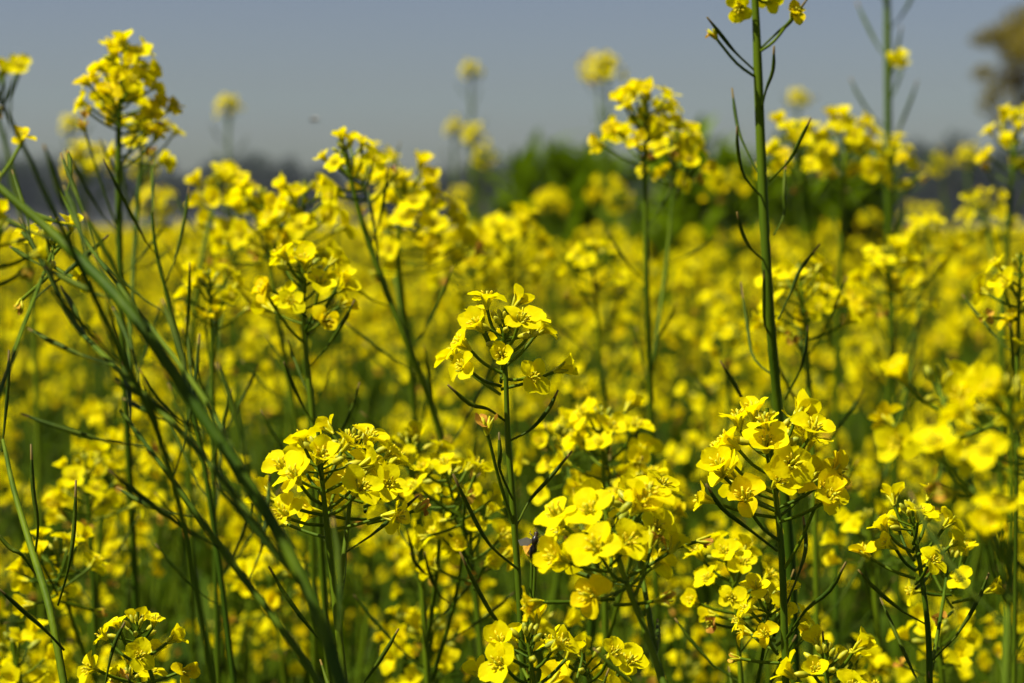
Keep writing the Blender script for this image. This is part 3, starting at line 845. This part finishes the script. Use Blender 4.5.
ng.links.new(gi.outputs[0], ip.inputs['Points']); ng.links.new(ci.outputs[0], ip.inputs['Instance'])
ng.links.new(rv.outputs[0], ip.inputs['Rotation']); ng.links.new(rs.outputs[1], ip.inputs['Scale'])
ng.links.new(ip.outputs[0], go.inputs[0])
md = fo.modifiers.new('plants', 'NODES'); md.node_group = ng

# ------------------------------------------------------------------ ground
m, t = new_mat('field_soil')
N = t.nodes.new; Lk = t.links.new
tc = N('ShaderNodeTexCoord'); n1 = N('ShaderNodeTexNoise'); n1.inputs['Scale'].default_value = 6; n1.inputs['Detail'].default_value = 8
rp = N('ShaderNodeValToRGB'); rp.color_ramp.elements[0].color = (.022, .026, .008, 1); rp.color_ramp.elements[1].color = (.035, .055, .010, 1)
rp.color_ramp.elements[0].position = .4; rp.color_ramp.elements[1].position = .6
pb = N('ShaderNodeBsdfPrincipled'); pb.inputs['Roughness'].default_value = .95; pb.inputs['Specular IOR Level'].default_value = 0.05; bp = N('ShaderNodeBump'); bp.inputs['Distance'].default_value = .03
ou = N('ShaderNodeOutputMaterial')
Lk(tc.outputs['Object'], n1.inputs['Vector']); Lk(n1.outputs['Fac'], rp.inputs['Fac']); Lk(rp.outputs[0], pb.inputs['Base Color'])
Lk(n1.outputs['Fac'], bp.inputs['Height']); Lk(bp.outputs[0], pb.inputs['Normal']); Lk(pb.outputs[0], ou.inputs['Surface'])
g = MB(); g.add([(-900, -300, 0), (900, -300, 0), (900, 1400, 0), (-900, 1400, 0)], [(0, 1, 2, 3)])
go_ = g.build('ground', [m]); tag(go_, 'earth under the mustard crop', 'ground', kind='structure')

# ------------------------------------------------------------------ bushes, trees
def leaf_cloud(mb, r, lobes, n, size, upright=0.0, ratio=.45, mi=0):
    """leaf-sized faces through a set of ellipsoid lobes, denser near the outside of each"""
    for _ in range(n):
        c, rad = r.choice(lobes)
        v = Vector((r.gauss(0, 1), r.gauss(0, 1), r.gauss(0, 1))).normalized() * (r.random() ** .45)
        p = Vector((c[0] + v.x * rad[0], c[1] + v.y * rad[1], c[2] + v.z * rad[2]))
        d = Vector((r.gauss(0, 1), r.gauss(0, 1), r.gauss(0, 1))).normalized()
        d = (d * (1 - upright) + Vector((0, 0, 1)) * upright).normalized()
        s = d.orthogonal().normalized(); s = Quaternion(d, r.uniform(0, 6.28)) @ s
        L = size * r.uniform(.6, 1.3); w = L * ratio
        k = d.cross(s) * L * .12
        mb.add([p - d * L * .5, p + s * w * .5 + k, p + d * L * .5, p - s * w * .5 + k], [(0, 1, 2, 3)], mi)

def spike_bush(label, px0, px1, top, d, seed):
    r = random.Random(seed)
    x0 = at(px0, HORIZON, d).x; x1 = at(px1, HORIZON, d).x; ztop = at(512, top, d).z
    cx, w = (x0 + x1) / 2, (x1 - x0)
    b = empty('bush', (cx, d, 0)); tag(b, label, 'bush', 'leafy bushes at the back of the field')
    st = MB(); lf = MB()
    for k in range(int(34 * w)):
        a = r.uniform(0, 6.28); q = r.random() ** .6
        bx, by = math.cos(a) * q * w * .5, math.sin(a) * q * w * .4
        zt = ztop * (1 - .12 * q * q) * r.uniform(.84, 1.04)
        p0 = Vector((bx * .3, by * .3, 0)); p1 = Vector((bx * .8, by * .8, zt * .5)); p2 = Vector((bx + r.uniform(-.06, .06), by, zt))
        L = smooth_line([p0, p1, p2], 5)
        tube(st, L, [.012 * (1 - .7 * i / len(L)) for i in range(len(L))], 5)
        for i in range(46):
            u = r.uniform(.25, 1); p, dr = line_at(L, u * zt)
            aa = r.uniform(0, 6.28); dd = Vector((math.cos(aa) * .6, math.sin(aa) * .6, r.uniform(.3, 1.2)))
            leaf(lf, p, dd, r.uniform(.16, .34), r.uniform(.022, .042), r, 0, 3)
    st.build('stem', [M['bark']], b); lf.build('crown', [M['bush']], b)
spike_bush('bright green bush at centre, tallest of the three, pointed shoots', 612, 770, 168, 10.0, 1)
spike_bush('green bush left of the tallest one with upright shoots', 552, 640, 150, 10.6, 2)
spike_bush('low green bush at the left end of the bush row', 496, 580, 166, 11.2, 3)
spike_bush('dark green bush right of the tallest one behind the podded stem', 725, 895, 160, 12.0, 4)

def tree(label, x, y, height, spread, seed, mat, leafs, nleaf, lsize, lobes_n=14, trunk_r=None, zlow=.35, group='trees beyond the field'):
    r = random.Random(seed)
    t_ = empty('tree', (x, y, 0)); tag(t_, label, 'tree', group)
    tr = MB(); tr_r = trunk_r or height * .028
    tube(tr, smooth_line([(0, 0, 0), (r.uniform(-.1, .1), 0, height * .25), (r.uniform(-.3, .3), r.uniform(-.2, .2), height * .6), (0, 0, height * .88)], 4),
         [tr_r * (1 - .8 * i / 12) for i in range(13)], 8)
    lobes = []
    for k in range(lobes_n):
        a = k * 2.4 + r.uniform(-.4, .4); q = r.uniform(.25, 1) ** .7
        z = height * (zlow + (.93 - zlow) * r.random())
        prof = math.sin(math.pi * min(1, max(.08, (z / height - zlow + .18) / (1.12 - zlow + .1)))) ** .6
        c = Vector((math.cos(a) * q * spread * prof, math.sin(a) * q * spread * prof, z))
        rad = spread * r.uniform(.24, .42)
        lobes.append((c, (rad * 1.1, rad * 1.1, rad * .75)))
        s0 = Vector((0, 0, max(height * .18, z - spread * .6)))
        tube(tr, smooth_line([s0, s0.lerp(c, .55) + Vector((0, 0, -.05 * height)), c], 3), [tr_r * .42, tr_r * .36, tr_r * .3, tr_r * .24, tr_r * .2, tr_r * .15, tr_r * .08], 5)
    tr.build('trunk', [M['bark']], t_)
    cr = MB(); leaf_cloud(cr, r, lobes, nleaf, lsize)
    cr.build('crown', [mat], t_)
    return t_

def X(px, d): return (px - W / 2) / FPX * d
# brown-leaved tree reaching in from the right
bt = empty('tree', (X(1105, 38), 38, 0)); tag(bt, 'brown-leaved tree reaching in at the upper right corner', 'tree', 'trees beyond the field')
br = random.Random(8); tr = MB(); cr = MB()
P38 = lambda px, py, o=0: at(px, py, 38 + o) - Vector((X(1105, 38), 38, 0))
trunk = smooth_line([(0, 0, 0), (.1, 0, 1.6), (-.1, .1, 3.2), P38(1102, 40)], 4)
tube(tr, trunk, [.22 - .012 * i for i in range(len(trunk))], 10)
for (px, py, o, rx, rz, n) in [(996, 34, 0, .46, .20, 420), (1028, 20, .5, .55, .25, 520), (1015, 50, .4, .40, .30, 360), (984, 72, -.4, .26, .12, 110), (1010, 78, .2, .42, .22, 360), (992, 98, 0, .26, .22, 150), (1002, 118, .3, .26, .2, 110), (1030, 105, .6, .4, .35, 420),
                               (1060, 40, -.8, .9, .5, 1300), (1100, 0, .6, 1.1, .7, 1500), (1080, -40, -.5, 1.1, .6, 1500), (1150, 30, 0, 1.1, .8, 1500), (1130, -60, .8, 1.2, .6, 1400), (1100, 70, 1.1, .9, .5, 1100), (1190, 70, -.4, .8, .6, 900)]:
    c = P38(px, py, o)
    leaf_cloud(cr, br, [(c + Vector((br.uniform(-.4, .4) * rx, br.uniform(-.5, .5) * rx, br.uniform(-.5, .5) * rz)), (rx * .75, rx * .75, rz * .8)) for _ in range(5)], n, .10)
    s0 = trunk[7 + br.randint(0, 3)]
    tube(tr, smooth_line([s0, s0.lerp(c, .5) + Vector((0, 0, .12)), c], 4), [.07, .06, .05, .042, .036, .03, .024, .018, .012], 6)
tr.build('trunk', [M['bark']], bt); cr.build('crown', [M['dry_leaf']], bt)

FAR = 300.0
pm = FAR / FPX
for (px, top, sp, lab, s) in [(942, 134, 44, 'dome-shaped dusky tree on the horizon at right, rounded top clear of its neighbours', 21), (1010, 148, 34, 'dusky tree on the horizon at the right edge', 22),
                              (885, 172, 24, 'low dusky tree left of the domed one on the horizon', 23), (482, 163, 26, 'dusky tree on the horizon left of the green bushes', 24)]:
    tree(lab, X(px, FAR), FAR, EYE + (HORIZON - top) * pm, sp * pm, s, M['far_leaf'], None, 5200, .55, 22, zlow=.2)
# the wood along the horizon
wr = random.Random(31); wood = MB()
for k in range(150):
    d = wr.uniform(330, 420); px = -260 + 1560 * (k + wr.random()) / 150
    base = 176 if px < 300 else 184 if px < 480 else 174 if px < 800 else 168
    h = EYE + ((HORIZON - base) * 1.42 + wr.uniform(-6, 7)) / FPX * d
    wdt = wr.uniform(2.4, 4.2); c = Vector((X(px, d), d, 0))
    tube(wood, [c, c + Vector((0, 0, h * .7))], [.2, .1], 5, 1)
    leaf_cloud(wood, wr, [(c + Vector((wr.uniform(-.6, .6) * wdt, wr.uniform(-2, 2), h * wr.uniform(.3, .82))), (wdt * .5, wdt * .5, h * .18)) for _ in range(9)], 900, .75)
wo_ = wood.build('far_wood', [M['far_leaf'], M['bark']]); tag(wo_, 'long dark blue-green wood along the horizon', 'wood', kind='stuff')

# ------------------------------------------------------------------ a small insect on the wing
def insect(px, py, d, s, lab, seed, name='flying_insect', rot=None):
    e = empty(name, at(px, py, d)); e.rotation_euler = rot or (0, 0, R(30 * seed)); tag(e, lab, 'insect')
    b = MB()
    tube(b, [(-.006 * s, 0, -.001 * s), (-.004 * s, 0, 0), (-.0015 * s, 0, .0004 * s), (0, 0, .0006 * s), (.0008 * s, 0, .0006 * s), (.002 * s, 0, .0008 * s), (.0036 * s, 0, .0008 * s), (.0042 * s, 0, .0005 * s), (.0052 * s, 0, .0004 * s), (.0060 * s, 0, 0)],
         [.0004 * s, .0015 * s, .0017 * s, .0009 * s, .0013 * s, .0018 * s, .0012 * s, .0007 * s, .0012 * s, .0006 * s], 8)
    b.build('body', [M['chitin']], e)
    for sg in (-1, 1):
        w = MB(); w.add([(.002 * s, sg * .0008 * s, .0014 * s), (.003 * s, sg * .004 * s, .003 * s), (.001 * s, sg * .0075 * s, .0042 * s), (-.0012 * s, sg * .006 * s, .0036 * s), (-.0006 * s, sg * .0025 * s, .002 * s)], [(0, 1, 2, 3, 4)])
        w.build('wing', [M['wing']], e)
        for k in range(3):
            l = MB(); x = .0035 * s - k * .0014 * s
            tube(l, [(x, sg * .001 * s, -.0006 * s), (x + (1 - k) * .001 * s, sg * .0028 * s, -.0014 * s), (x + (1 - k) * .002 * s, sg * .0026 * s, -.0035 * s)], [.0002 * s] * 3, 4)
            l.build('leg', [M['chitin']], e)
insect(314, 120, 1.6, .55, 'tiny dark insect flying against the sky left of centre', 1)
insect(817, 97, 2.6, .6, 'faint speck of an insect flying right of the tall podded stem', 2)

insect(534, 545, .792, .75, 'small dark insect clinging to the withered flower by the central stem', 3, 'insect', (R(80), R(-78), R(10)))

# ------------------------------------------------------------------ the air
hz = MB()
x0, x1, y0, y1, z0, z1 = -600, 600, -20, 470, -1.0, 24
vs = [(x, y, z) for x in (x0, x1) for y in (y0, y1) for z in (z0, z1)]
hz.add(vs, [(0, 1, 3, 2), (4, 6, 7, 5), (0, 4, 5, 1), (2, 3, 7, 6), (0, 2, 6, 4), (1, 5, 7, 3)])
HAZE = .0003
m, t = new_mat('air')
pv = t.nodes.new('ShaderNodeVolumePrincipled'); pv.inputs['Density'].default_value = HAZE; pv.inputs['Color'].default_value = (.55, .60, .70, 1); pv.inputs['Anisotropy'].default_value = .2
ou = t.nodes.new('ShaderNodeOutputMaterial'); t.links.new(pv.outputs[0], ou.inputs['Volume'])
ho = hz.build('haze', [m]); tag(ho, 'pale haze over the field and the far trees', 'haze', kind='stuff')
